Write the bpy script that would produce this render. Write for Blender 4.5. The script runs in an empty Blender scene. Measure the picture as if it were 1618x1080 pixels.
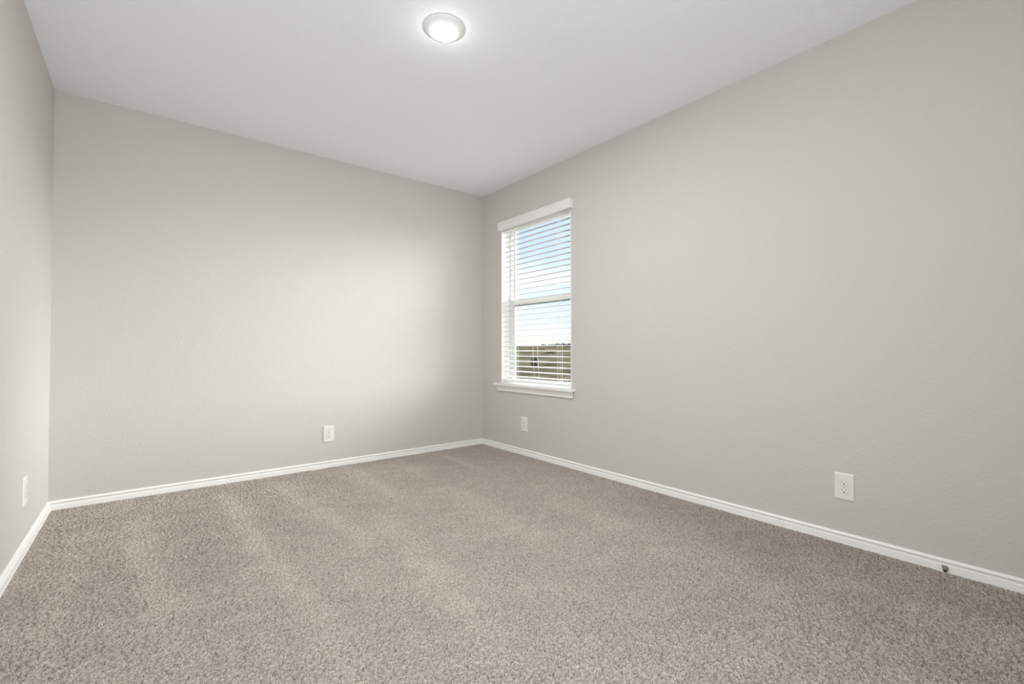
import bpy, bmesh, math, random
import numpy as np
from mathutils import Vector, Matrix, noise

C = bpy.context.scene
COL = C.collection
random.seed(7)

# ------------------------------------------------------------------ camera
CAM = Vector((-2.60898, -3.73808, 0.92351))
right = Vector((0.7819958, -0.6232831, -0.00085859))
upv = Vector((-0.01014393, -0.01410431, 0.99984907))
fwd = Vector((0.62320114, 0.78186907, 0.01735205))
cam = bpy.data.cameras.new('camera')
cam.sensor_width = 36.0
cam.lens = 728.394 / 1618 * 36.0
cam.clip_start = 0.02
cam.clip_end = 4000
co = bpy.data.objects.new('camera', cam)
COL.objects.link(co)
m = Matrix((right, upv, -fwd)).transposed().to_4x4()
m.translation = CAM
co.matrix_world = m
C.camera = co

# ------------------------------------------------------------------ colour management
C.view_settings.view_transform = 'Standard'
C.view_settings.look = 'None'
C.view_settings.gamma = 1.0
C.view_settings.use_curve_mapping = False
C.view_settings.exposure = 0.05
C.cycles.use_adaptive_sampling = False
C.cycles.max_bounces = 14
C.cycles.diffuse_bounces = 8
C.cycles.transparent_max_bounces = 16


# ------------------------------------------------------------------ node helpers
class NT:
    def __init__(self, tree):
        self.t = tree
        tree.nodes.clear()

    def n(self, kind, **kw):
        nd = self.t.nodes.new(kind)
        for k, v in kw.items():
            if k.startswith('i_'):
                nd.inputs[k[2:].replace('_', ' ')].default_value = v
            else:
                setattr(nd, k, v)
        return nd

    def l(self, a, b):
        self.t.links.new(a, b)

    def math(self, op, a, b=None, c=None, clamp=False):
        nd = self.t.nodes.new('ShaderNodeMath')
        nd.operation = op
        nd.use_clamp = clamp
        for i, v in enumerate((a, b, c)):
            if v is None:
                continue
            if hasattr(v, 'links') or hasattr(v, 'is_linked'):
                self.l(v, nd.inputs[i])
            else:
                nd.inputs[i].default_value = v
        return nd.outputs[0]

    def ramp(self, fac, stops, interp='LINEAR'):
        nd = self.t.nodes.new('ShaderNodeValToRGB')
        cr = nd.color_ramp
        cr.interpolation = interp
        while len(cr.elements) < len(stops):
            cr.elements.new(0.5)
        for e, (p, c) in zip(cr.elements, stops):
            e.position = p
            e.color = (*c, 1) if len(c) == 3 else c
        self.l(fac, nd.inputs[0])
        return nd.outputs[0]

    def mix(self, fac, a, b, blend='MIX'):
        nd = self.t.nodes.new('ShaderNodeMix')
        nd.data_type = 'RGBA'
        nd.blend_type = blend
        for i, v in ((0, fac), (6, a), (7, b)):
            if hasattr(v, 'is_linked'):
                self.l(v, nd.inputs[i])
            else:
                nd.inputs[i].default_value = v if i == 0 else (*v, 1)
        return nd.outputs[2]


def s2l(r, g, b):
    f = lambda c: (c / 255 / 12.92) if c / 255 <= 0.04045 else ((c / 255 + 0.055) / 1.055) ** 2.4
    return (f(r), f(g), f(b))


# ------------------------------------------------------------------ sky
world = bpy.data.worlds.new('sky')
C.world = world
world.use_nodes = True
w = NT(world.node_tree)
tc = w.n('ShaderNodeTexCoord')
sep = w.n('ShaderNodeSeparateXYZ')
w.l(tc.outputs['Generated'], sep.inputs[0])
z = sep.outputs['Z']
grad = w.ramp(z, [(0.0, s2l(250, 248, 232)), (0.035, s2l(246, 247, 240)), (0.07, s2l(226, 236, 240)),
                  (0.14, s2l(212, 230, 250)), (0.19, s2l(203, 226, 255)), (0.30, s2l(198, 222, 255))])
cl = w.n('ShaderNodeTexNoise', i_Scale=5.0, i_Detail=5.0, i_Roughness=0.5)
mp = w.n('ShaderNodeMapping')
mp.inputs['Scale'].default_value = (1.0, 1.0, 3.2)
mp.inputs['Location'].default_value = (0.3, 0.1, 0.55)
w.l(tc.outputs['Generated'], mp.inputs[0])
w.l(mp.outputs[0], cl.inputs['Vector'])
band = w.ramp(z, [(0.05, (0.35,) * 3), (0.12, (0.8,) * 3), (0.16, (0.8,) * 3), (0.205, (0.0,) * 3)])
cf = w.math('SUBTRACT', cl.outputs['Fac'], 0.40)
cf = w.math('MULTIPLY', cf, 5.0, clamp=True)
cf = w.math('MULTIPLY', cf, band)
skyc = w.mix(cf, grad, s2l(253, 254, 255))
# brighter overhead, plus an added glow lobe out of view to light the walls
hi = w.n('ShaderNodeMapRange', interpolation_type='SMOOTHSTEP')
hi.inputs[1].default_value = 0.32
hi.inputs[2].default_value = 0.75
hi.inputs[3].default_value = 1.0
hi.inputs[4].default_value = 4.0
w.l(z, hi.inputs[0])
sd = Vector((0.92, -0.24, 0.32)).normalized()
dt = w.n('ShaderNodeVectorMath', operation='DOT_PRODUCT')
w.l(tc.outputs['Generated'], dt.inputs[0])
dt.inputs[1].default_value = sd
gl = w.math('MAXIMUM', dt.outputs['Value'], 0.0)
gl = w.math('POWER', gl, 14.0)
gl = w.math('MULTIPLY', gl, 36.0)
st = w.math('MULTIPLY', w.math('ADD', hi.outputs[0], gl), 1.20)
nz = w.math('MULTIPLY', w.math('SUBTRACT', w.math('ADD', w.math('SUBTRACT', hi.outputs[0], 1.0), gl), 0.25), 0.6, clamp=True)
skyc = w.mix(nz, skyc, (1.0, 0.982, 0.96))
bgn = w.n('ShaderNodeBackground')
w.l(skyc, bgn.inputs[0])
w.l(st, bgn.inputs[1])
wo = w.n('ShaderNodeOutputWorld')
w.l(bgn.outputs[0], wo.inputs[0])

# ------------------------------------------------------------------ the room's lamp and the added hall fill
LAMP = Vector((-1.52, -1.86, 2.44))
ld = bpy.data.lights.new('lamp_downlight', 'AREA')
ld.shape = 'DISK'
ld.size = 0.118
ld.energy = 21.5
ld.color = (1.0, 0.988, 0.975)
lo = bpy.data.objects.new('lamp_downlight', ld)
lo.location = LAMP - Vector((0, 0, 0.0275))
COL.objects.link(lo)
# what the domed lens throws sideways along the ceiling
ld = bpy.data.lights.new('lamp_side_glow', 'POINT')
ld.energy = 0.48
ld.shadow_soft_size = 0.012
ld.color = (1.0, 0.985, 0.96)
lo = bpy.data.objects.new('lamp_side_glow', ld)
lo.location = LAMP - Vector((0, 0, 0.072))
COL.objects.link(lo)
# added cool fill at the unseen doorway, tilted up to brighten the ceiling
ld = bpy.data.lights.new('hall_fill_light', 'AREA')
ld.shape = 'RECTANGLE'
ld.size = 0.84
ld.size_y = 1.60
ld.energy = 37.0
ld.color = (0.91, 0.96, 1.0)
lo = bpy.data.objects.new('hall_fill_light', ld)
lo.location = (-2.53, -4.18, 1.00)
lo.rotation_euler = (math.radians(90 + 30), 0, math.radians(-18))
COL.objects.link(lo)
# sampling portal for the sky light at the window (adds no light of its own)
ld = bpy.data.lights.new('window_portal', 'AREA')
ld.shape = 'RECTANGLE'
ld.size = 0.90
ld.size_y = 1.48
ld.cycles.is_portal = True
lo = bpy.data.objects.new('window_portal', ld)
lo.location = (0.165, -0.757, 1.356)
lo.rotation_euler = (math.radians(90), 0, math.radians(90))
COL.objects.link(lo)


# ------------------------------------------------------------------ materials
def mat(name):
    mt = bpy.data.materials.new(name)
    mt.use_nodes = True
    return mt, NT(mt.node_tree)


def finish(n, bsdf):
    out = n.n('ShaderNodeOutputMaterial')
    n.l(bsdf, out.inputs[0])


def plain(name, col, rough=0.5, spec=0.5, scale=60, var=0.03, bump=0.0, metallic=0.0):
    mt, n = mat(name)
    t = n.n('ShaderNodeTexCoord')
    ns = n.n('ShaderNodeTexNoise', i_Scale=scale, i_Detail=3.0)
    n.l(t.outputs['Object'], ns.inputs['Vector'])
    a = tuple(max(0, c * (1 - var)) for c in col)
    b = tuple(min(1, c * (1 + var)) for c in col)
    c = n.mix(ns.outputs['Fac'], a, b)
    p = n.n('ShaderNodeBsdfPrincipled', i_Roughness=rough, i_Metallic=metallic)
    p.inputs['Specular IOR Level'].default_value = spec
    n.l(c, p.inputs['Base Color'])
    if bump:
        bm = n.n('ShaderNodeBump', i_Strength=1.0, i_Distance=bump)
        n.l(ns.outputs['Fac'], bm.inputs['Height'])
        n.l(bm.outputs[0], p.inputs['Normal'])
    finish(n, p.outputs[0])
    return mt


def textured_paint(name, col, amp=0.0006, scale=38):
    """rolled orange-peel / light knock-down paint texture"""
    mt, n = mat(name)
    g = n.n('ShaderNodeNewGeometry')
    warp = n.n('ShaderNodeTexNoise', i_Scale=scale * 0.8, i_Detail=2.0)
    n.l(g.outputs['Position'], warp.inputs['Vector'])
    wv = n.n('ShaderNodeVectorMath', operation='SCALE')
    wv.inputs['Scale'].default_value = 0.02
    n.l(warp.outputs['Color'], wv.inputs[0])
    ad = n.n('ShaderNodeVectorMath', operation='ADD')
    n.l(g.outputs['Position'], ad.inputs[0])
    n.l(wv.outputs[0], ad.inputs[1])
    a = n.n('ShaderNodeTexNoise', i_Scale=scale, i_Detail=3.0, i_Roughness=0.55, i_Distortion=0.4)
    n.l(ad.outputs[0], a.inputs['Vector'])
    b = n.n('ShaderNodeTexNoise', i_Scale=scale * 3.2, i_Detail=2.0, i_Roughness=0.5)
    n.l(g.outputs['Position'], b.inputs['Vector'])
    r = n.ramp(a.outputs['Fac'], [(0.36, (0, 0, 0)), (0.50, (0.55,) * 3), (0.62, (1, 1, 1))], 'EASE')
    h = n.math('MULTIPLY_ADD', b.outputs['Fac'], 0.35, r)
    bp = n.n('ShaderNodeBump', i_Strength=1.0, i_Distance=amp)
    n.l(h, bp.inputs['Height'])
    mott = n.n('ShaderNodeTexNoise', i_Scale=2.2, i_Detail=4.0)
    n.l(g.outputs['Position'], mott.inputs['Vector'])
    c = n.mix(mott.outputs['Fac'], tuple(x * 0.985 for x in col), tuple(x * 1.015 for x in col))
    p = n.n('ShaderNodeBsdfPrincipled', i_Roughness=0.75)
    p.inputs['Specular IOR Level'].default_value = 0.3
    n.l(c, p.inputs['Base Color'])
    n.l(bp.outputs[0], p.inputs['Normal'])
    finish(n, p.outputs[0])
    return mt


M = {}
M['wall'] = textured_paint('greige_wall_paint', (0.640, 0.619, 0.588), 0.00048, 80)
M['ceiling'] = textured_paint('white_ceiling_paint', (0.90, 0.925, 0.96), 0.0005, 75)
M['trim'] = plain('white_semigloss_trim', (0.92, 0.912, 0.895), 0.38, 0.5, 25, 0.015)
M['vinyl'] = plain('white_window_vinyl', (0.84, 0.845, 0.85), 0.35, 0.5, 30, 0.01)
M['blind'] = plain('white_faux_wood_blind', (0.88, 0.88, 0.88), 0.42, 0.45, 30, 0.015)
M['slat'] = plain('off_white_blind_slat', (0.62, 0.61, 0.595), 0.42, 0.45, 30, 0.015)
M['cord'] = plain('white_blind_cord', (0.86, 0.86, 0.86), 0.7, 0.2, 300, 0.05)
M['plate'] = plain('white_outlet_plastic', (0.86, 0.85, 0.825), 0.32, 0.5, 40, 0.01)
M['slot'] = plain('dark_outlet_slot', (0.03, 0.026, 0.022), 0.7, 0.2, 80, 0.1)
M['slit'] = plain('grey_outlet_slit', (0.13, 0.12, 0.11), 0.7, 0.2, 80, 0.1)
M['screw'] = plain('painted_screw_head', (0.52, 0.51, 0.48), 0.35, 0.5, 80, 0.05)
M['gasket'] = plain('dark_grey_green_gasket', (0.13, 0.145, 0.125), 0.6, 0.3, 80, 0.1)
M['rubber'] = plain('grey_brown_rubber', (0.29, 0.26, 0.22), 0.6, 0.3, 300, 0.15, 0.0004)
M['housing'] = plain('white_lamp_housing', (0.86, 0.86, 0.85), 0.45, 0.4, 40, 0.01)

mt, n = mat('lit_lamp_lens')
em = n.n('ShaderNodeEmission')
em.inputs[0].default_value = (1.0, 0.985, 0.96, 1)
ns = n.n('ShaderNodeTexNoise', i_Scale=30.0)
e2 = n.math('MULTIPLY_ADD', ns.outputs['Fac'], 0.5, 9.0)
n.l(e2, em.inputs[1])
finish(n, em.outputs[0])
M['lens'] = mt

mt, n = mat('window_glass')
tr = n.n('ShaderNodeBsdfTransparent')
tr.inputs[0].default_value = (0.97, 0.985, 0.98, 1)
gs = n.n('ShaderNodeBsdfGlossy', i_Roughness=0.02)
lw = n.n('ShaderNodeFresnel', i_IOR=1.35)
ns = n.n('ShaderNodeTexNoise', i_Scale=4.0)
ff = n.math('MULTIPLY', lw.outputs[0], n.math('MULTIPLY_ADD', ns.outputs['Fac'], 0.02, 0.05))
mx = n.n('ShaderNodeMixShader')
n.l(ff, mx.inputs[0]); n.l(tr.outputs[0], mx.inputs[1]); n.l(gs.outputs[0], mx.inputs[2])
finish(n, mx.outputs[0])
M['glass'] = mt

mt, n = mat('insect_screen')
tr = n.n('ShaderNodeBsdfTransparent')
df = n.n('ShaderNodeBsdfDiffuse')
df.inputs[0].default_value = (0.08, 0.085, 0.085, 1)
ns = n.n('ShaderNodeTexNoise', i_Scale=60.0)
ff = n.math('MULTIPLY_ADD', ns.outputs['Fac'], 0.02, 0.035)
mx = n.n('ShaderNodeMixShader')
n.l(ff, mx.inputs[0]); n.l(tr.outputs[0], mx.inputs[1]); n.l(df.outputs[0], mx.inputs[2])
finish(n, mx.outputs[0])
M['screen'] = mt

# carpet
mt, n = mat('taupe_carpet_pile')
g = n.n('ShaderNodeNewGeometry')
f1 = n.n('ShaderNodeTexNoise', i_Scale=260.0, i_Detail=2.0, i_Roughness=0.6)
n.l(g.outputs['Position'], f1.inputs['Vector'])
f2 = n.n('ShaderNodeTexNoise', i_Scale=700.0, i_Detail=1.0)
n.l(g.outputs['Position'], f2.inputs['Vector'])
yarn = n.ramp(f1.outputs['Fac'], [(0.33, (0.225, 0.184, 0.150)), (0.47, (0.480, 0.426, 0.378)), (0.70, (0.672, 0.617, 0.565))])
fib = n.ramp(f2.outputs['Fac'], [(0.3, (0.86,) * 3), (0.7, (1.10,) * 3)])
c = n.mix(1.0, yarn, fib, 'MULTIPLY')
# pile direction left by the vacuum cleaner
na = n.n('ShaderNodeAttribute', attribute_name='nap')
c = n.mix(1.0, c, na.outputs['Color'], 'MULTIPLY')
p = n.n('ShaderNodeBsdfPrincipled', i_Roughness=0.95)
p.inputs['Specular IOR Level'].default_value = 0.15
n.l(c, p.inputs['Base Color'])
bp = n.n('ShaderNodeBump', i_Strength=1.0, i_Distance=0.0015)
n.l(f1.outputs['Fac'], bp.inputs['Height'])
n.l(bp.outputs[0], p.inputs['Normal'])
finish(n, p.outputs[0])
M['carpet'] = mt
M['addedhallcarpet'] = plain('taupe_added_hall_carpet', (0.45, 0.41, 0.37), 0.95, 0.1, 120, 0.2, 0.002)  # for the unseen hall added behind the camera


# ------------------------------------------------------------------ mesh helpers
def link(name, bm, m, parent=None, smooth=False, loc=None):
    me = bpy.data.meshes.new(name)
    bmesh.ops.recalc_face_normals(bm, faces=bm.faces)
    if smooth:
        for f in bm.faces:
            f.smooth = True
    bm.to_mesh(me)
    bm.free()
    me.materials.append(m)
    o = bpy.data.objects.new(name, me)
    COL.objects.link(o)
    if parent:
        o.parent = parent
    if loc:
        o.location = loc
    return o


def box(bm, x0, x1, y0, y1, z0, z1, bevel=0.0):
    vs = [bm.verts.new((x, y, zz)) for x in (x0, x1) for y in (y0, y1) for zz in (z0, z1)]
    idx = [(0, 1, 3, 2), (4, 6, 7, 5), (0, 4, 5, 1), (2, 3, 7, 6), (0, 2, 6, 4), (1, 5, 7, 3)]
    fs = [bm.faces.new([vs[i] for i in q]) for q in idx]
    if bevel:
        es = list({e for f in fs for e in f.edges})
        bmesh.ops.bevel(bm, geom=es, offset=bevel, segments=2, affect='EDGES', profile=0.7)
    return bm


def sweep(bm, prof, frames):
    """prof: closed list of (a,b); frames: list of functions (a,b)->xyz; capped ends"""
    rings = [[bm.verts.new(fr(a, b)) for a, b in prof] for fr in frames]
    k = len(prof)
    for r0, r1 in zip(rings, rings[1:]):
        for i in range(k):
            bm.faces.new([r0[i], r0[(i + 1) % k], r1[(i + 1) % k], r1[i]])
    bm.faces.new(rings[0][::-1])
    bm.faces.new(rings[-1])
    return bm


def lathe(bm, prof, seg=48, axis='Z', cap=True):
    rings = []
    for r, h in prof:
        if r < 1e-6:
            rings.append([bm.verts.new((0, 0, h))])
        else:
            rings.append([bm.verts.new((r * math.cos(t), r * math.sin(t), h)) for t in
                          [2 * math.pi * i / seg for i in range(seg)]])
    for a, b in zip(rings, rings[1:]):
        for i in range(seg):
            j = (i + 1) % seg
            if len(a) == 1 and len(b) == 1:
                continue
            if len(a) == 1:
                bm.faces.new([a[0], b[i], b[j]])
            elif len(b) == 1:
                bm.faces.new([a[i], a[j], b[0]])
            else:
                bm.faces.new([a[i], a[j], b[j], b[i]])
    return bm


def tube(bm, pts, r, seg=8):
    pts = [Vector(p) for p in pts]
    rings = []
    for i, p in enumerate(pts):
        d = (pts[min(i + 1, len(pts) - 1)] - pts[max(i - 1, 0)]).normalized()
        a = d.cross(Vector((0.31, 0.95, 0.1))).normalized()
        b = d.cross(a)
        rings.append([bm.verts.new(p + (a * math.cos(t) + b * math.sin(t)) * r) for t in
                      [2 * math.pi * k / seg for k in range(seg)]])
    for a, b in zip(rings, rings[1:]):
        for i in range(seg):
            bm.faces.new([a[i], a[(i + 1) % seg], b[(i + 1) % seg], b[i]])
    bm.faces.new(rings[0][::-1])
    bm.faces.new(rings[-1])
    return bm


def empty(name, loc, rz=0.0):
    o = bpy.data.objects.new(name, None)
    o.empty_display_size = 0.1
    o.location = loc
    o.rotation_euler = (0, 0, rz)
    COL.objects.link(o)
    return o


def tag(o, label=None, cat=None, group=None, kind=None):
    if label: o['label'] = label
    if cat: o['category'] = cat
    if group: o['group'] = group
    if kind: o['kind'] = kind
    return o


def struct(name, bm, m, label=None, smooth=False):
    o = link(name, bm, m, smooth=smooth)
    o['kind'] = 'structure'
    return tag(o, label, None)


# ------------------------------------------------------------------ room shell
W = 3.0339      # room width  (x from -W to 0)
D = 4.15        # room depth  (y from -D to 0)
H = 2.44
T = 0.15
OY0, OY1, OZ0, OZ1 = -1.210, -0.305, 0.6170, 2.095   # window opening

tag(struct('wall_back', box(bmesh.new(), -W - T, T, 0.0, T, -0.1, H + 0.1), M['wall'],
           'greige textured wall facing the camera, left of the window corner'), cat='wall')
tag(struct('wall_left', box(bmesh.new(), -W - T, -W, -D, 0.0, -0.1, H + 0.1), M['wall'],
           'greige textured wall at the far left edge'), cat='wall')
DX0, DX1, DZ = -2.97, -2.09, 2.04          # unseen doorway added behind the camera for the fill light
bm = bmesh.new()
box(bm, -W - T, DX0, -D - T, -D, -0.1, H + 0.1)
box(bm, DX1, T, -D - T, -D, -0.1, H + 0.1)
box(bm, DX0, DX1, -D - T, -D, DZ, H + 0.1)
tag(struct('wall_front', bm, M['wall'],
           'greige wall behind the camera'), cat='wall')
# unseen hall added beyond the doorway to enclose the fill light
bm = bmesh.new()
box(bm, -3.6, -1.4, -5.7, -5.6, -0.1, H + 0.1)
box(bm, -3.7, -3.6, -5.7, -D - T, -0.1, H + 0.1)
box(bm, -1.4, -1.3, -5.7, -D - T, -0.1, H + 0.1)
tag(struct('wall_added_hall', bm, M['wall'], 'greige walls of the added hall beyond the unseen doorway'), cat='wall')
tag(struct('ceiling_added_hall', box(bmesh.new(), -3.6, -1.4, -5.6, -D - T, H, H + 0.1), M['ceiling'], 'white ceiling of the added hall behind the camera'), cat='ceiling')
tag(struct('floor_added_hall', box(bmesh.new(), -3.6, -1.4, -5.6, -D, -0.1, -0.002), M['addedhallcarpet'], 'taupe carpet of the added hall behind the camera'), cat='floor')
bm = bmesh.new()
box(bm, 0, T, -D, OY0, -0.1, H + 0.1)
box(bm, 0, T, OY1, 0.0, -0.1, H + 0.1)
box(bm, 0, T, OY0, OY1, -0.1, OZ0 - 0.02)
box(bm, 0, T, OY0, OY1, OZ1, H + 0.1)
tag(struct('wall_right', bm, M['wall'], 'long greige textured wall on the right that holds the window'), cat='wall')
tag(struct('ceiling', box(bmesh.new(), -W, 0, -D, 0, H, H + 0.1), M['ceiling'],
           'white lightly textured ceiling with one round light'), cat='ceiling')


# carpeted floor: real pile relief
def carpet():
    step = 0.0036
    xs = np.arange(-W, 0.0001, step)
    ys = np.arange(-D, 0.0001, step)
    xs[-1] = 0.0
    ys[-1] = 0.0
    nx, ny = len(xs), len(ys)
    rng = np.random.default_rng(11)
    F = np.fft.rfft2(rng.standard_normal((ny, nx)))
    fy = np.fft.fftfreq(ny, step)[:, None]
    fx = np.fft.rfftfreq(nx, step)[None, :]
    # tufts lean the same way, so they are longer across the lean
    ang = math.radians(-28)
    u = fx * math.cos(ang) + fy * math.sin(ang)
    v = -fx * math.sin(ang) + fy * math.cos(ang)
    fr = np.sqrt((u * 1.35) ** 2 + (v * 0.80) ** 2)

    def bandp(f0, bw, src):
        g = np.exp(-((np.log((fr + 1e-3) / f0)) ** 2) / (2 * bw ** 2))
        h = np.fft.irfft2(src * g, s=(ny, nx))
        return h / h.std()
    a = bandp(75, 0.35, F)
    b = bandp(38, 0.45, np.fft.rfft2(rng.standard_normal((ny, nx))))
    d = bandp(4, 0.6, np.fft.rfft2(rng.standard_normal((ny, nx))))
    h = a * 0.74 + b * 0.58
    h = np.tanh(h * 0.8 + 0.45) * 0.0100 + d * 0.0007      # flat tips with sharp pits between
    X, Y = np.meshgrid(xs, ys)
    edge = np.minimum(np.minimum(-Y, -X), X + W)
    h = h * (0.35 + 0.65 * np.clip((edge - 0.012) / 0.03, 0, 1))
    # nap: vacuum strokes run straight out from the back wall, then break up into soft patches
    low = bandp(1.1, 0.7, np.fft.rfft2(rng.standard_normal((ny, nx))))
    low2 = bandp(4.5, 0.5, np.fft.rfft2(rng.standard_normal((ny, nx))))
    nap = 0.965 + 0.030 * np.tanh(low) + 0.026 * np.tanh(low2)
    strokes = [(-2.64, -0.42, -2.56, -1.72, 0.055, 0.085), (-2.20, -0.25, -2.19, -1.10, 0.050, 0.095),
               (-2.19, -1.05, -2.13, -2.30, 0.060, 0.060), (-1.90, -0.20, -1.78, -1.50, 0.060, 0.085),
               (-1.36, -0.15, -1.36, -1.00, 0.060, 0.080), (-1.60, -1.35, -1.72, -2.60, 0.075, 0.060),
               (-0.98, -0.14, -1.00, -0.75, 0.055, 0.060), (-0.56, -0.12, -0.60, -0.85, 0.045, 0.070),
               (-1.05, -1.10, -1.10, -2.20, 0.110, 0.045), (-0.60, -1.50, -0.70, -2.90, 0.120, 0.040),
               (-2.86, -0.60, -2.84, -1.90, 0.045, 0.050), (-0.16, -1.9, -0.20, -4.0, 0.22, -0.085),
               (-2.42, -0.50, -2.38, -1.60, 0.075, -0.045), (-2.04, -0.60, -1.98, -1.50, 0.05, -0.035),
               (-1.62, -0.30, -1.58, -1.20, 0.09, -0.035), (-0.35, -2.6, -0.9, -3.8, 0.12, -0.05)]
    wob = 0.014 * np.tanh(bandp(2.2, 0.5, np.fft.rfft2(rng.standard_normal((ny, nx)))))
    for (xa, ya, xb, yb, wd, am) in strokes:
        L = math.hypot(xb - xa, yb - ya)
        dx, dy = (xb - xa) / L, (yb - ya) / L
        t = (X - xa) * dx + (Y - ya) * dy
        dd = (X - xa) * (-dy) + (Y - ya) * dx + wob
        prof = np.exp(-(np.abs(dd) / wd) ** 3)
        ends = 1 / (1 + np.exp(-t / 0.05)) / (1 + np.exp((t - L) / 0.10))
        nap += 1.55 * am * prof * ends
    # keep the edge tucked under the boards
    co_ = np.empty((ny * nx, 3), np.float32)
    co_[:, 0] = X.ravel()
    co_[:, 1] = Y.ravel()
    co_[:, 2] = (h + 0.0025).ravel()
    i = np.arange(ny * nx).reshape(ny, nx)
    q = np.stack([i[:-1, :-1], i[:-1, 1:], i[1:, 1:], i[1:, :-1]], -1).reshape(-1, 4)
    me = bpy.data.meshes.new('floor')
    me.vertices.add(ny * nx)
    me.vertices.foreach_set('co', co_.ravel())
    me.loops.add(q.size)
    me.loops.foreach_set('vertex_index', q.ravel().astype(np.int32))
    me.polygons.add(len(q))
    me.polygons.foreach_set('loop_start', np.arange(0, q.size, 4, dtype=np.int32))
    me.update(calc_edges=True)
    me.polygons.foreach_set('use_smooth', np.ones(len(q), dtype=bool))
    at = me.attributes.new('nap', 'FLOAT_COLOR', 'POINT')
    cc = np.ones((ny * nx, 4), np.float32)
    cc[:, :3] = nap.ravel()[:, None]
    at.data.foreach_set('color', cc.ravel())
    me.materials.append(M['carpet'])
    o = bpy.data.objects.new('floor', me)
    COL.objects.link(o)
    o['kind'] = 'structure'
    tag(o, 'taupe cut pile carpet covering the whole floor', 'floor')


carpet()

# ------------------------------------------------------------------ baseboards (profile: depth from wall, height)
BP = [(0.0, -0.012), (0.0150, -0.012), (0.0150, 0.0092), (0.0138, 0.0106), (0.0108, 0.0108), (0.0108, 0.0122), (0.0136, 0.0130),
      (0.0114, 0.0310), (0.0106, 0.0328), (0.0080, 0.0338), (0.0046, 0.0352), (0.0036, 0.0385), (0.0040, 0.0420), (0.0066, 0.0442),
      (0.0104, 0.0450), (0.0112, 0.0475), (0.0104, 0.0500), (0.0080, 0.0530), (0.0045, 0.0560), (0.0, 0.0570)]


def baseboard(name, a, b, nrm, label):
    a = Vector(a); b = Vector(b); nrm = Vector(nrm)
    d = (b - a).normalized()
    fr0 = lambda p, q: a + nrm * p + d * p + Vector((0, 0, q))      # mitred at both ends
    fr1 = lambda p, q: b + nrm * p - d * p + Vector((0, 0, q))
    tag(struct(name, sweep(bmesh.new(), BP, [fr0, fr1]), M['trim'], label), cat='baseboard')


baseboard('baseboard_back', (-W, 0, 0), (0, 0, 0), (0, -1, 0), 'low white moulded baseboard under the back wall')
baseboard('baseboard_right', (0, 0, 0), (0, -D, 0), (-1, 0, 0), 'low white moulded baseboard under the long right wall')
baseboard('baseboard_left', (-W, -D, 0), (-W, 0, 0), (1, 0, 0), 'low white moulded baseboard under the left wall')
baseboard('baseboard_front', (0, -D, 0), (DX1, -D, 0), (0, 1, 0), 'white baseboard behind the camera')

# ------------------------------------------------------------------ window
win = empty('window_1', (0.10, (OY0 + OY1) / 2, OZ0))
tag(win, 'white vinyl single-hung window behind the blind', 'window', kind='structure')
WL = win.location.copy()


def wpart(name, bm, m, smooth=False, parent=None):
    o = link(name, bm, m, parent=win if parent is None else parent, smooth=smooth)
    if parent is None:
        bmv = o.data
        for v in bmv.vertices:
            v.co -= WL
    else:
        for v in o.data.vertices:
            v.co -= WL
    return o


# white boards lining the opening
bm = bmesh.new()
box(bm, -0.0005, 0.10, OY1 - 0.008, OY1, OZ0 + 0.0005, OZ1)
box(bm, -0.0005, 0.10, OY0, OY0 + 0.008, OZ0 + 0.0005, OZ1)
box(bm, -0.0005, 0.10, OY0 + 0.008, OY1 - 0.008, OZ1 - 0.008, OZ1)
wpart('jamb', bm, M['trim'])
# outer vinyl frame
FX0, FX1 = 0.092, 0.15
iy0, iy1 = OY0 + 0.008, OY1 - 0.008
bm = bmesh.new()
box(bm, FX0, FX1, iy1 - 0.030, iy1, OZ0 + .001, OZ1 - 0.008, 0.002)
box(bm, FX0, FX1, iy0, iy0 + 0.030, OZ0 + .001, OZ1 - 0.008, 0.002)
box(bm, FX0 + .002, FX1, iy0 + 0.030, iy1 - 0.030, OZ1 - 0.040, OZ1 - 0.008, 0.002)
box(bm, FX0 + .002, FX1, iy0 + 0.030, iy1 - 0.030, OZ0 + .001, OZ0 + 0.0245, 0.002)
wpart('frame', bm, M['vinyl'])
sy0, sy1 = iy0 + 0.030, iy1 - 0.030
# upper glazing, held in its own stops (further out)
UX = 0.124
bm = bmesh.new()
for y0, y1, z0, z1 in ((sy1 - 0.014, sy1, 1.36, OZ1 - .04), (sy0, sy0 + 0.014, 1.36, OZ1 - .04),
                       (sy0 + .014, sy1 - .014, OZ1 - 0.052, OZ1 - .04)):
    box(bm, UX - 0.010, UX + 0.02, y0, y1, z0, z1, 0.0015)
us = wpart('upper_sash', bm, M['vinyl'])
bm = bmesh.new()
box(bm, UX - .001, UX + .004, sy0 + .010, sy1 - .010, 1.36, OZ1 - .045)
wpart('pane', bm, M['glass'], parent=us)
# gasket line along the upper glass
bm = bmesh.new()
box(bm, UX - .0055, UX - .0015, sy1 - 0.0175, sy1 - 0.0145, 1.385, OZ1 - .053)
box(bm, UX - .0055, UX - .0015, sy0 + .0145, sy0 + 0.0175, 1.385, OZ1 - .053)
wpart('gasket', bm, M['gasket'], parent=us)
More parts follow.
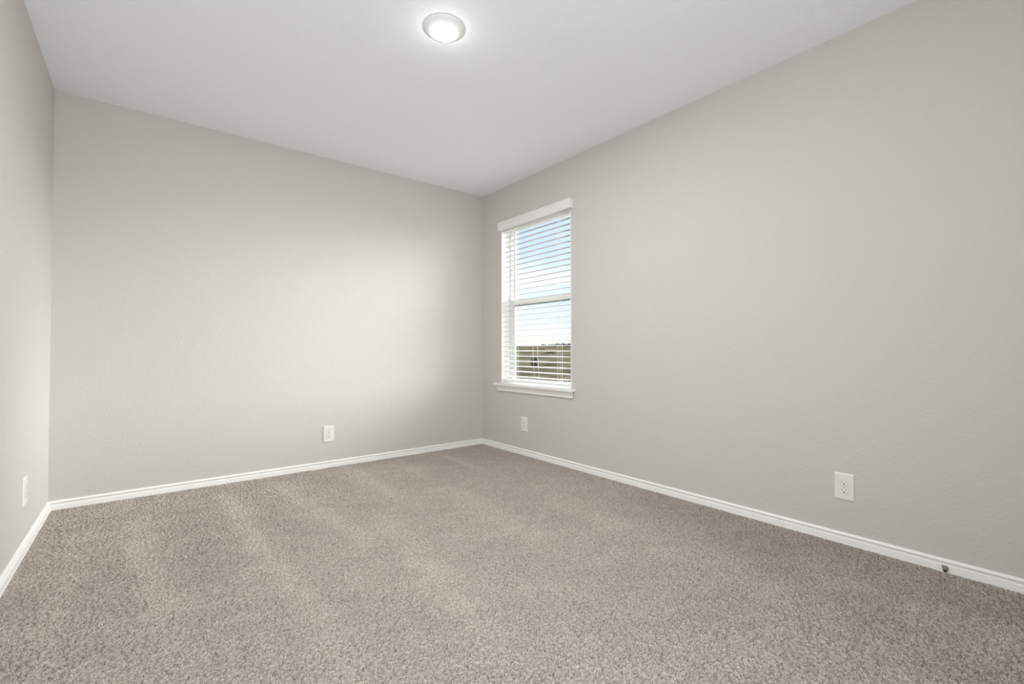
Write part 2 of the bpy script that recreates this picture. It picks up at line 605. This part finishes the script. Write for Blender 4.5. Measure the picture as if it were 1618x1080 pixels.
# lower sash with its meeting rail
LX0, LX1 = 0.098, 0.122
bm = bmesh.new()
box(bm, LX0, LX1, sy1 - 0.022, sy1 - .001, OZ0 + .025, 1.338, 0.002)
box(bm, LX0, LX1, sy0 + .001, sy0 + 0.022, OZ0 + .025, 1.338, 0.002)
box(bm, LX0, LX1, sy0 + .022, sy1 - .022, OZ0 + .025, OZ0 + 0.041, 0.002)
ls = wpart('lower_sash', bm, M['vinyl'])
bm = bmesh.new()
box(bm, 0.094, 0.135, sy0 + .0005, sy1 - .0005, 1.338, 1.378, 0.003)
box(bm, 0.0965, 0.100, sy0 + .0005, sy1 - .0005, 1.3785, 1.3835, 0.0012)
wpart('meeting_rail', bm, M['vinyl'], parent=ls)
bm = bmesh.new()
box(bm, 0.108, 0.112, sy0 + .018, sy1 - .018, OZ0 + .036, 1.345)
wpart('pane', bm, M['glass'], parent=ls)
bm = bmesh.new()
box(bm, 0.103, 0.1075, sy0 + .022, sy1 - .022, 1.3300, 1.3375)
box(bm, 0.103, 0.1075, sy1 - 0.0255, sy1 - 0.022, OZ0 + .0415, 1.330)
box(bm, 0.103, 0.1075, sy0 + .022, sy0 + 0.0255, OZ0 + .0415, 1.330)
wpart('gasket', bm, M['gasket'], parent=ls)
bm = bmesh.new()
box(bm, 0.1435, 0.1445, sy0, sy1, OZ0 + .03, 1.36)
wpart('insect_screen', bm, M['screen'])

# stool and apron
sill = empty('window_sill', (0, (OY0 + OY1) / 2, OZ0))
tag(sill, 'white window sill board with moulded apron under the blind', 'window sill', kind='structure')
SL = sill.location.copy()
bm = bmesh.new()
poly = [(-0.038, -1.249), (-0.0415, -1.245), (-0.0415, -0.229), (-0.038, -0.225), (0.0, -0.225), (0.0, OY1 - .0005),
        (0.0915, OY1 - .0005), (0.0915, OY0 + .0005), (0.0, OY0 + .0005), (0.0, -1.249)]
lo_ = [bm.verts.new((x, y, OZ0 - 0.019)) for x, y in poly]
hi_ = [bm.verts.new((x, y, OZ0)) for x, y in poly]
for i in range(len(poly)):
    j = (i + 1) % len(poly)
    bm.faces.new([lo_[i], lo_[j], hi_[j], hi_[i]])
tf = bm.faces.new(hi_)
bf = bm.faces.new(lo_[::-1])
ed = [e for e in bm.edges if (tf in e.link_faces or bf in e.link_faces) and min(v.co.x for v in e.verts) < -0.037 and max(v.co.x for v in e.verts) < 0.001]
bmesh.ops.bevel(bm, geom=ed, offset=0.003, segments=3, affect='EDGES')
o = link('stool', bm, M['trim'], parent=sill)
for v in o.data.vertices: v.co -= SL
# apron: crown-shaped moulding, deep at the top
AT = OZ0 - 0.0190
AP = [(0.0, AT), (-0.031, AT), (-0.031, AT - .006), (-0.0275, AT - .009), (-0.0235, AT - .015), (-0.021, AT - .023),
      (-0.0205, AT - .027), (-0.0165, AT - .0285), (-0.0145, AT - .033), (-0.0145, AT - .049), (-0.012, AT - .052), (0.0, AT - .052)]
# mitred returns: the ends narrow with depth
yl, yr = -0.236, -1.246
f0 = lambda a, b: (a, yl - (0.031 + a), b)
f1 = lambda a, b: (a, yr + (0.031 + a) * 0.6, b)
o = link('apron', sweep(bmesh.new(), AP, [f0, f1]), M['trim'], parent=sill)
for v in o.data.vertices: v.co -= SL

# ------------------------------------------------------------------ blind
bl = empty('window_blind', (0.02, (OY0 + OY1) / 2, OZ1))
tag(bl, 'white horizontal slat blind hanging open in the window', 'window blind')
BL = bl.location.copy()


def bpart(name, bm, m, smooth=False):
    o = link(name, bm, m, parent=bl, smooth=smooth)
    for v in o.data.vertices: v.co -= BL
    return o


# crown-profile valance in front of the wall
VZ0, VZ1 = 2.0340, 2.1090
VP = [(-0.012, VZ0), (-0.0300, VZ0), (-0.0320, VZ0 + .004), (-0.0320, VZ0 + .014), (-0.0345, VZ0 + .018), (-0.0345, VZ0 + .046), (-0.0365, VZ0 + .050),
      (-0.0380, VZ0 + .058), (-0.0380, VZ1 - .002), (-0.0365, VZ1), (-0.012, VZ1)]
bm = sweep(bmesh.new(), VP, [lambda a, b: (a, -0.292, b), lambda a, b: (a, -1.233, b)])
# short returns back to the wall
box(bm, -0.012, -0.0008, -0.300, -0.292, VZ0 + .001, VZ1 - .001)
box(bm, -0.012, -0.0008, -1.233, -1.225, VZ0 + .001, VZ1 - .001)
bpart('valance', bm, M['blind'])
by0, by1 = OY0 + 0.013, OY1 - 0.013
SX0, SX1 = 0.012, 0.062
bm = bmesh.new()
box(bm, SX0 - .004, SX1 + .002, by0, by1, 2.030, 2.078, 0.002)
bpart('headrail', bm, M['blind'])

# slats: a gently crowned strip with cord notches
LAD = (-0.475, -0.740, -1.045)
NS, ST, SB = 29, 1.9773, 0.6840
pitch = (ST - SB) / (NS - 1)


def slat_bm():
    bm = bmesh.new()
    prof = []
    k = 6
    for i in range(k + 1):
        t = i / k
        x = SX0 + (SX1 - SX0) * t
        prof.append((x, 0.0010 * (1 - (2 * t - 1) ** 2)))
    bot = [(x, zz - 0.0022) for x, zz in prof[::-1]]
    sweep(bm, prof + bot, [lambda a, b: (a, by1, b), lambda a, b: (a, by0, b)])
    return bm


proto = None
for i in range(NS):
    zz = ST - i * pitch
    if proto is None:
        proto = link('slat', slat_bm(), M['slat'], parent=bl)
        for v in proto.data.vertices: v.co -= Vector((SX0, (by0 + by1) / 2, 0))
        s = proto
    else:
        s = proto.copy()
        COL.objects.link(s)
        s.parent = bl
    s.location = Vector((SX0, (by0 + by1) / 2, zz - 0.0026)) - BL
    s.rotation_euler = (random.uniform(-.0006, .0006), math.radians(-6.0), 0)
bm = bmesh.new()
box(bm, SX0 - .001, SX1 + .001, by0, by1, 0.6335, 0.6530, 0.003)
bpart('bottom_rail', bm, M['blind'])
# ladder cords: a front and a rear string per ladder with a rung under each slat
for li, ly in enumerate(LAD):
    bm = bmesh.new()
    for xo in (SX0 - 0.0016, SX1 + 0.0016):
        pts = []
        for k in range(60):
            zz = 2.046 - (2.046 - 0.653) * k / 59
            # the middle ladder hangs slack and wanders near the bottom
            wob = 0.0
            if li == 1:
                wob = -0.022 * (1 / (1 + math.exp((zz - 0.80) * 16))) + 0.002 * math.sin(zz * 9)
            pts.append((xo, ly + wob, zz))
        if li == 1:
            pts[-1] = (xo, ly - 0.008, 0.655)
        tube(bm, pts, 0.0011, 6)
    for i in range(NS):
        zz = ST - i * pitch - 0.0036
        wob = -0.022 * (1 / (1 + math.exp((zz - 0.80) * 16))) + 0.002 * math.sin(zz * 9) if li == 1 else 0
        tube(bm, [(SX0 - .0016, ly + wob, zz - .0029), (SX1 + .0016, ly + wob, zz + .0026)], 0.0008, 5)
    bpart('ladder_cord', bm, M['cord'])
    # cover button on the bottom rail
    bm = bmesh.new()
    box(bm, SX0 - .0035, SX0 - .001, ly - .009, ly + .009, 0.646, 0.652, 0.0008)
    bpart('cord_button', bm, M['cord'])
# lift cord
bm = bmesh.new()
tube(bm, [(SX0 - .006, -1.078, 2.044), (SX0 - .006, -1.078, 1.6), (SX0 - .0052, -1.0775, 1.0), (SX0 - .005, -1.077, 0.645)], 0.0012, 6)
bpart('lift_cord', bm, M['cord'])
# tilt wand with its hook
bm = bmesh.new()
tube(bm, [(SX0 - .013, -0.402, 2.033), (SX0 - .014, -0.402, 1.43)], 0.0034, 6)
tube(bm, [(SX0 - .014, -0.402, 1.445), (SX0 - .014, -0.402, 1.415)], 0.0046, 8)
bpart('tilt_wand', bm, M['cord'])
bm = bmesh.new()
tube(bm, [(SX0 - .003, -0.402, 2.05), (SX0 - .012, -0.402, 2.048), (SX0 - .013, -0.402, 2.032)], 0.0022, 6)
bpart('wand_hook', bm, M['cord'])


# ------------------------------------------------------------------ outlets
def rounded_face(bm, hw, hh, flat, x0, x1, cy, cz):
    """duplex receptacle face: circle of radius hw cut flat at +-hh"""
    pts = []
    for i in range(40):
        t = 2 * math.pi * i / 40
        pts.append((max(-hw, min(hw, hw * 1.02 * math.cos(t))), max(-hh, min(hh, hw * 1.02 * math.sin(t)))))
    a = [bm.verts.new((x0, cy + y, cz + zz)) for y, zz in pts]
    b = [bm.verts.new((x1, cy + y, cz + zz)) for y, zz in pts]
    for i in range(40):
        j = (i + 1) % 40
        bm.faces.new([a[i], a[j], b[j], b[i]])
    bm.faces.new(b)
    bm.faces.new(a[::-1])


def outlet():
    """local frame: wall plane x=0, plate facing -x, centred"""
    r = empty('wall_outlet', (0, 0, 0))
    hw, hh = 0.0395, 0.0625
    # plate with two openings is a bevelled slab
    bm = bmesh.new()
    a = [bm.verts.new((-0.0003, y, zz)) for y, zz in ((-hw, -hh), (hw, -hh), (hw, hh), (-hw, hh))]
    b = [bm.verts.new((-0.0030, y, zz)) for y, zz in ((-hw, -hh), (hw, -hh), (hw, hh), (-hw, hh))]
    c_ = [bm.verts.new((-0.0066, y, zz)) for y, zz in ((-hw + .0042, -hh + .0042), (hw - .0042, -hh + .0042), (hw - .0042, hh - .0042), (-hw + .0042, hh - .0042))]
    for p_, q_ in ((a, b), (b, c_)):
        for i in range(4):
            j = (i + 1) % 4
            bm.faces.new([p_[i], p_[j], q_[j], q_[i]])
    bm.faces.new(a[::-1]); bm.faces.new(c_)
    link('cover_plate', bm, M['plate'], r)
    for s in (1, -1):
        cz = s * 0.01945
        bm = bmesh.new()
        rounded_face(bm, 0.0182, 0.0150, 0, -0.0055, -0.0068, 0, cz)
        # thin dark joint round the face
        link('joint_line', bm, M['screw'], r)
        bm = bmesh.new()
        rounded_face(bm, 0.0172, 0.0142, 0, -0.0055, -0.0082, 0, cz)
        f = link('receptacle', bm, M['plate'], r)
        bm = bmesh.new(); box(bm, -0.0085, -0.0078, 0.0054, 0.0073, cz - .0005, cz + .0085)
        link('slot', bm, M['slit'], f)
        bm = bmesh.new(); box(bm, -0.0085, -0.0078, -0.0072, -0.0056, cz + .0005, cz + .0078)
        link('slot', bm, M['slit'], f)
        bm = bmesh.new()
        pts = [(0.0028 * math.cos(t), 0.0030 * math.sin(t)) for t in [math.pi * k / 10 for k in range(11)]]
        pts = [(y, -zz) for y, zz in pts] + [(-0.0028, 0.0022), (0.0028, 0.0022)]
        aa = [bm.verts.new((-0.0078, y, cz - .0068 + zz)) for y, zz in pts]
        bb = [bm.verts.new((-0.0085, y, cz - .0068 + zz)) for y, zz in pts]
        for i in range(len(pts)):
            j = (i + 1) % len(pts)
            bm.faces.new([aa[i], aa[j], bb[j], bb[i]])
        bm.faces.new(bb); bm.faces.new(aa[::-1])
        link('ground_hole', bm, M['slot'], f)
    bm = lathe(bmesh.new(), [(0, 0.0072), (0.0026, 0.0072), (0.0030, 0.0064), (0.0030, 0.005), (0, 0.005)], 16)
    for v in bm.verts:
        v.co = Vector((-v.co.z, v.co.y, v.co.x))
    link('screw', bm, M['screw'], r)
    return r


def copy_tree(o, parent=None):
    c = o.copy()
    COL.objects.link(c)
    if parent: c.parent = parent
    for ch in list(o.children):
        copy_tree(ch, c)
    return c


ou = outlet()
spots = [((0, -3.000, 0.2740), 0, 1, 'white duplex outlet on the right wall, nearest and largest one'),
         ((0, -0.6385, 0.2735), 0, 1, 'white duplex outlet on the right wall below the window'),
         ((-1.4715, 0, 0.2670), 90, 1, 'white duplex outlet low on the back wall'),
         ((-W, -0.690, 0.2810), 180, 1, 'white duplex outlet on the left wall seen almost edge-on')]
for i, (loc, rz, s, lab) in enumerate(spots):
    o = ou if i == 0 else copy_tree(ou)
    o.location = loc
    o.rotation_euler = (0, 0, math.radians(rz))
    tag(o, lab, 'outlet', 'duplex wall outlets')

# ------------------------------------------------------------------ ceiling light
cl_ = empty('ceiling_light', LAMP)
tag(cl_, 'round white flush disk light glowing on the ceiling', 'ceiling light')
bm = lathe(bmesh.new(), [(0.0, -0.0002), (0.095, -0.0002), (0.0953, -0.003), (0.0935, -0.0065), (0.087, -0.0115), (0.076, -0.0175),
                         (0.068, -0.0215), (0.0645, -0.0225), (0.0625, -0.0215), (0.0625, -0.012), (0.0, -0.012)], 72)
link('housing', bm, M['housing'], cl_, smooth=True)
bm = lathe(bmesh.new(), [(0.0, -0.0135), (0.0620, -0.0135), (0.0620, -0.0220), (0.0600, -0.0240), (0.050, -0.0252), (0.03, -0.0260), (0.0, -0.0263)], 64)
link('lens', bm, M['lens'], cl_, smooth=True)

# ------------------------------------------------------------------ rubber stub on the baseboard
ds = empty('door_stop', (-0.0118, -3.352, 0.021))
tag(ds, 'tiny grey-brown curled rubber stub on the right baseboard near the carpet', 'door stop')
bm = bmesh.new()
N1, N2 = 18, 12
grid = []
for i in range(N1 + 1):
    th = math.pi * i / N1
    row = []
    for j in range(N2):
        ph = 2 * math.pi * j / N2
        # half dome, drawn out into a hook at the upper far side
        x = -abs(0.0125 * math.sin(th) * math.cos(ph)) * (0.9 if math.cos(ph) > 0 else 1)
        y = 0.0105 * math.sin(th) * math.sin(ph)
        zz = 0.0115 * math.cos(th)
        if zz > 0.003 and y > 0:
            y += (zz - 0.003) * 0.95
        row.append(bm.verts.new((x, y, zz)))
    grid.append(row)
for i in range(N1):
    for j in range(N2):
        k = (j + 1) % N2
        bm.faces.new([grid[i][j], grid[i][k], grid[i + 1][k], grid[i + 1][j]])
bmesh.ops.remove_doubles(bm, verts=bm.verts, dist=1e-5)
link('rubber_cap', bm, M['rubber'], ds, smooth=True)
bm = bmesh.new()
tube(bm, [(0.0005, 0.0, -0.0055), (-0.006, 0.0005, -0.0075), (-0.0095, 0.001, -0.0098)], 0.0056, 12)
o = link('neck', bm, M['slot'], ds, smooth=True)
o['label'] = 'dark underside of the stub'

# ------------------------------------------------------------------ land outside
RP = [0, 60, 150, 300, 600, 950, 1000, 1500]
ZP = [-3.2, -5.6, -11.0, -13.5, -5.8, 9.3, 9.0, -20]


def ground_z(x, y):
    r = math.hypot(x - CAM.x, y - CAM.y)
    b = float(np.interp(r, RP, ZP))
    az = math.atan2(y - CAM.y, x - CAM.x)
    return b + (noise.noise(Vector((x / 60, y / 60, 3.1))) * 0.5 * min(1, r / 200)) - (az - math.radians(45)) * 4.0 * min(1, r / 900)


bm = bmesh.new()
rs = [4.5, 10, 20, 35, 60, 90, 120, 150, 190, 230, 270, 310, 360, 410, 460, 520, 580, 640, 700, 760, 820, 880, 920, 950, 975, 1000, 1100, 1300, 1500]
az = [math.radians(a) for a in np.linspace(-30, 100, 131)]
rows = []
for r in rs:
    row = []
    for a in az:
        x = CAM.x + r * math.cos(a); y = CAM.y + r * math.sin(a)
        row.append(bm.verts.new((x, y, ground_z(x, y))))
    rows.append(row)
for i in range(len(rs) - 1):
    for j in range(len(az) - 1):
        bm.faces.new([rows[i][j], rows[i][j + 1], rows[i + 1][j + 1], rows[i + 1][j]])
mt, n = mat('scrubby_dry_field')
g = n.n('ShaderNodeNewGeometry')
mp = n.n('ShaderNodeMapping'); mp.inputs['Scale'].default_value = (1, 1, 0.0)
n.l(g.outputs['Position'], mp.inputs[0])
a1 = n.n('ShaderNodeTexNoise', i_Scale=0.012, i_Detail=6.0, i_Roughness=0.62); n.l(mp.outputs[0], a1.inputs['Vector'])
a2 = n.n('ShaderNodeTexNoise', i_Scale=0.045, i_Detail=6.0, i_Roughness=0.65); n.l(mp.outputs[0], a2.inputs['Vector'])
a3 = n.n('ShaderNodeTexNoise', i_Scale=0.55, i_Detail=1.0); n.l(mp.outputs[0], a3.inputs['Vector'])
base = n.ramp(a1.outputs['Fac'], [(0.36, (0.030, 0.031, 0.021)), (0.50, (0.048, 0.045, 0.032)), (0.64, (0.078, 0.069, 0.053))])
tuft = n.ramp(a2.outputs['Fac'], [(0.36, (0.40,) * 3), (0.5, (0.95,) * 3), (0.64, (1.5, 1.5, 1.4))])
c = n.mix(1.0, base, tuft, 'MULTIPLY')
yl_ = n.ramp(a3.outputs['Fac'], [(0.63, (0, 0, 0)), (0.70, (0.8,) * 3)])
c = n.mix(yl_, c, (0.14, 0.115, 0.03))
p = n.n('ShaderNodeBsdfPrincipled', i_Roughness=1.0)
p.inputs['Specular IOR Level'].default_value = 0.0
n.l(c, p.inputs['Base Color'])
finish(n, p.outputs[0])
fo = link('hillside_field', bm, mt, smooth=True)
tag(fo, 'olive brown scrubby field rising to the horizon outside', 'field', kind='structure')

leaf = {}
for nm, col in (('dark', (0.030, 0.036, 0.024)), ('pale', (0.10, 0.115, 0.075))):
    leaf[nm] = plain('leaves_' + nm, col, 0.9, 0.1, 2.0, 0.4)
bark = plain('tree_bark', (0.10, 0.08, 0.06), 0.9, 0.1, 3.0, 0.3)


def tree(x, y, h, wd, m, label, group, seed, name='tree'):
    gz = ground_z(x, y)
    r = empty(name, (x, y, gz))
    tag(r, label, 'tree' if name == 'tree' else 'bush', group)
    bm = bmesh.new()
    bmesh.ops.create_icosphere(bm, subdivisions=4, radius=1.0)
    for v in bm.verts:
        d = 1 + 0.42 * noise.noise(v.co * 2.1 + Vector((seed * 7.3, 0, 0))) + 0.3 * noise.noise(v.co * 5 + Vector((0, seed, 0))) + 0.25 * noise.noise(v.co * 11)
        v.co = Vector((v.co.x * wd / 2 * d, v.co.y * wd / 2 * d, v.co.z * h * 0.42 * d + h * 0.56))
    link('crown', bm, m, r, smooth=False)
    bm = bmesh.new()
    tube(bm, [(0, 0, -0.3), (0.04 * wd, 0, h * 0.25), (0, 0, h * 0.5)], wd * 0.06, 8)
    link('trunk', bm, bark, r, smooth=True)
    return r


hz = [(638.0, 697.7, 4.0, 6.5), (642.3, 693.8, 3.4, 3), (647.6, 688.9, 3.8, 4.5), (651.8, 684.9, 3.6, 4), (656.0, 680.9, 4.2, 5), (659.7, 677.3, 5.2, 4.5),
      (663.4, 673.7, 4.4, 6), (668.0, 669.2, 5.0, 7), (672.5, 664.6, 4.2, 6), (677.0, 660.0, 4.8, 8), (681.5, 655.5, 5.0, 7)]
for i, (x, y, h, wd) in enumerate(hz):
    d = (Vector((x, y)) - CAM.xy).normalized() * (936 + 12 * (i % 2)) + CAM.xy
    tree(d.x, d.y, h, wd, leaf['dark'], 'small dark tree standing along the far horizon', 'trees along the horizon', i + 1)
tree(225.0, 255.0, 7.5, 5.0, leaf['dark'], 'tall dark bushy tree alone in the middle of the field', None, 31)
for i, (x, y) in enumerate(((354.2, 427.9), (358.6, 424.2), (363.0, 420.5))):
    tree(x, y, 1.9, 4.0, leaf['dark'], 'low dark bush, one of three in a row on the slope', 'three bushes on the slope', 50 + i, 'bush')

# distant tan house
hs = empty('house', (436.7, 461.7, ground_z(436.7, 461.7)), math.radians(-43))
tag(hs, 'small tan house with green windows far off on the slope', 'house')
tan = plain('tan_house_wall', (0.16, 0.125, 0.08), 0.9, 0.1, 1.0, 0.1)
grn = plain('green_house_window', (0.03, 0.06, 0.04), 0.4, 0.4, 1.0, 0.1)
rf = plain('brown_house_roof', (0.10, 0.08, 0.055), 0.9, 0.1, 1.0, 0.1)
link('wall', box(bmesh.new(), -7, 7, 0, 8, -1.5, 4.4), tan, hs)
bm = sweep(bmesh.new(), [(-0.8, 4.3), (8.8, 4.3), (4.0, 7.2)], [lambda a, b: (-7.6, a, b), lambda a, b: (7.6, a, b)])
link('roof', bm, rf, hs)
for xx in (-2.2, 1.8):
    link('window', box(bmesh.new(), xx - 1.1, xx + 1.1, -0.15, 0.05, 0.6, 3.4), grn, hs)
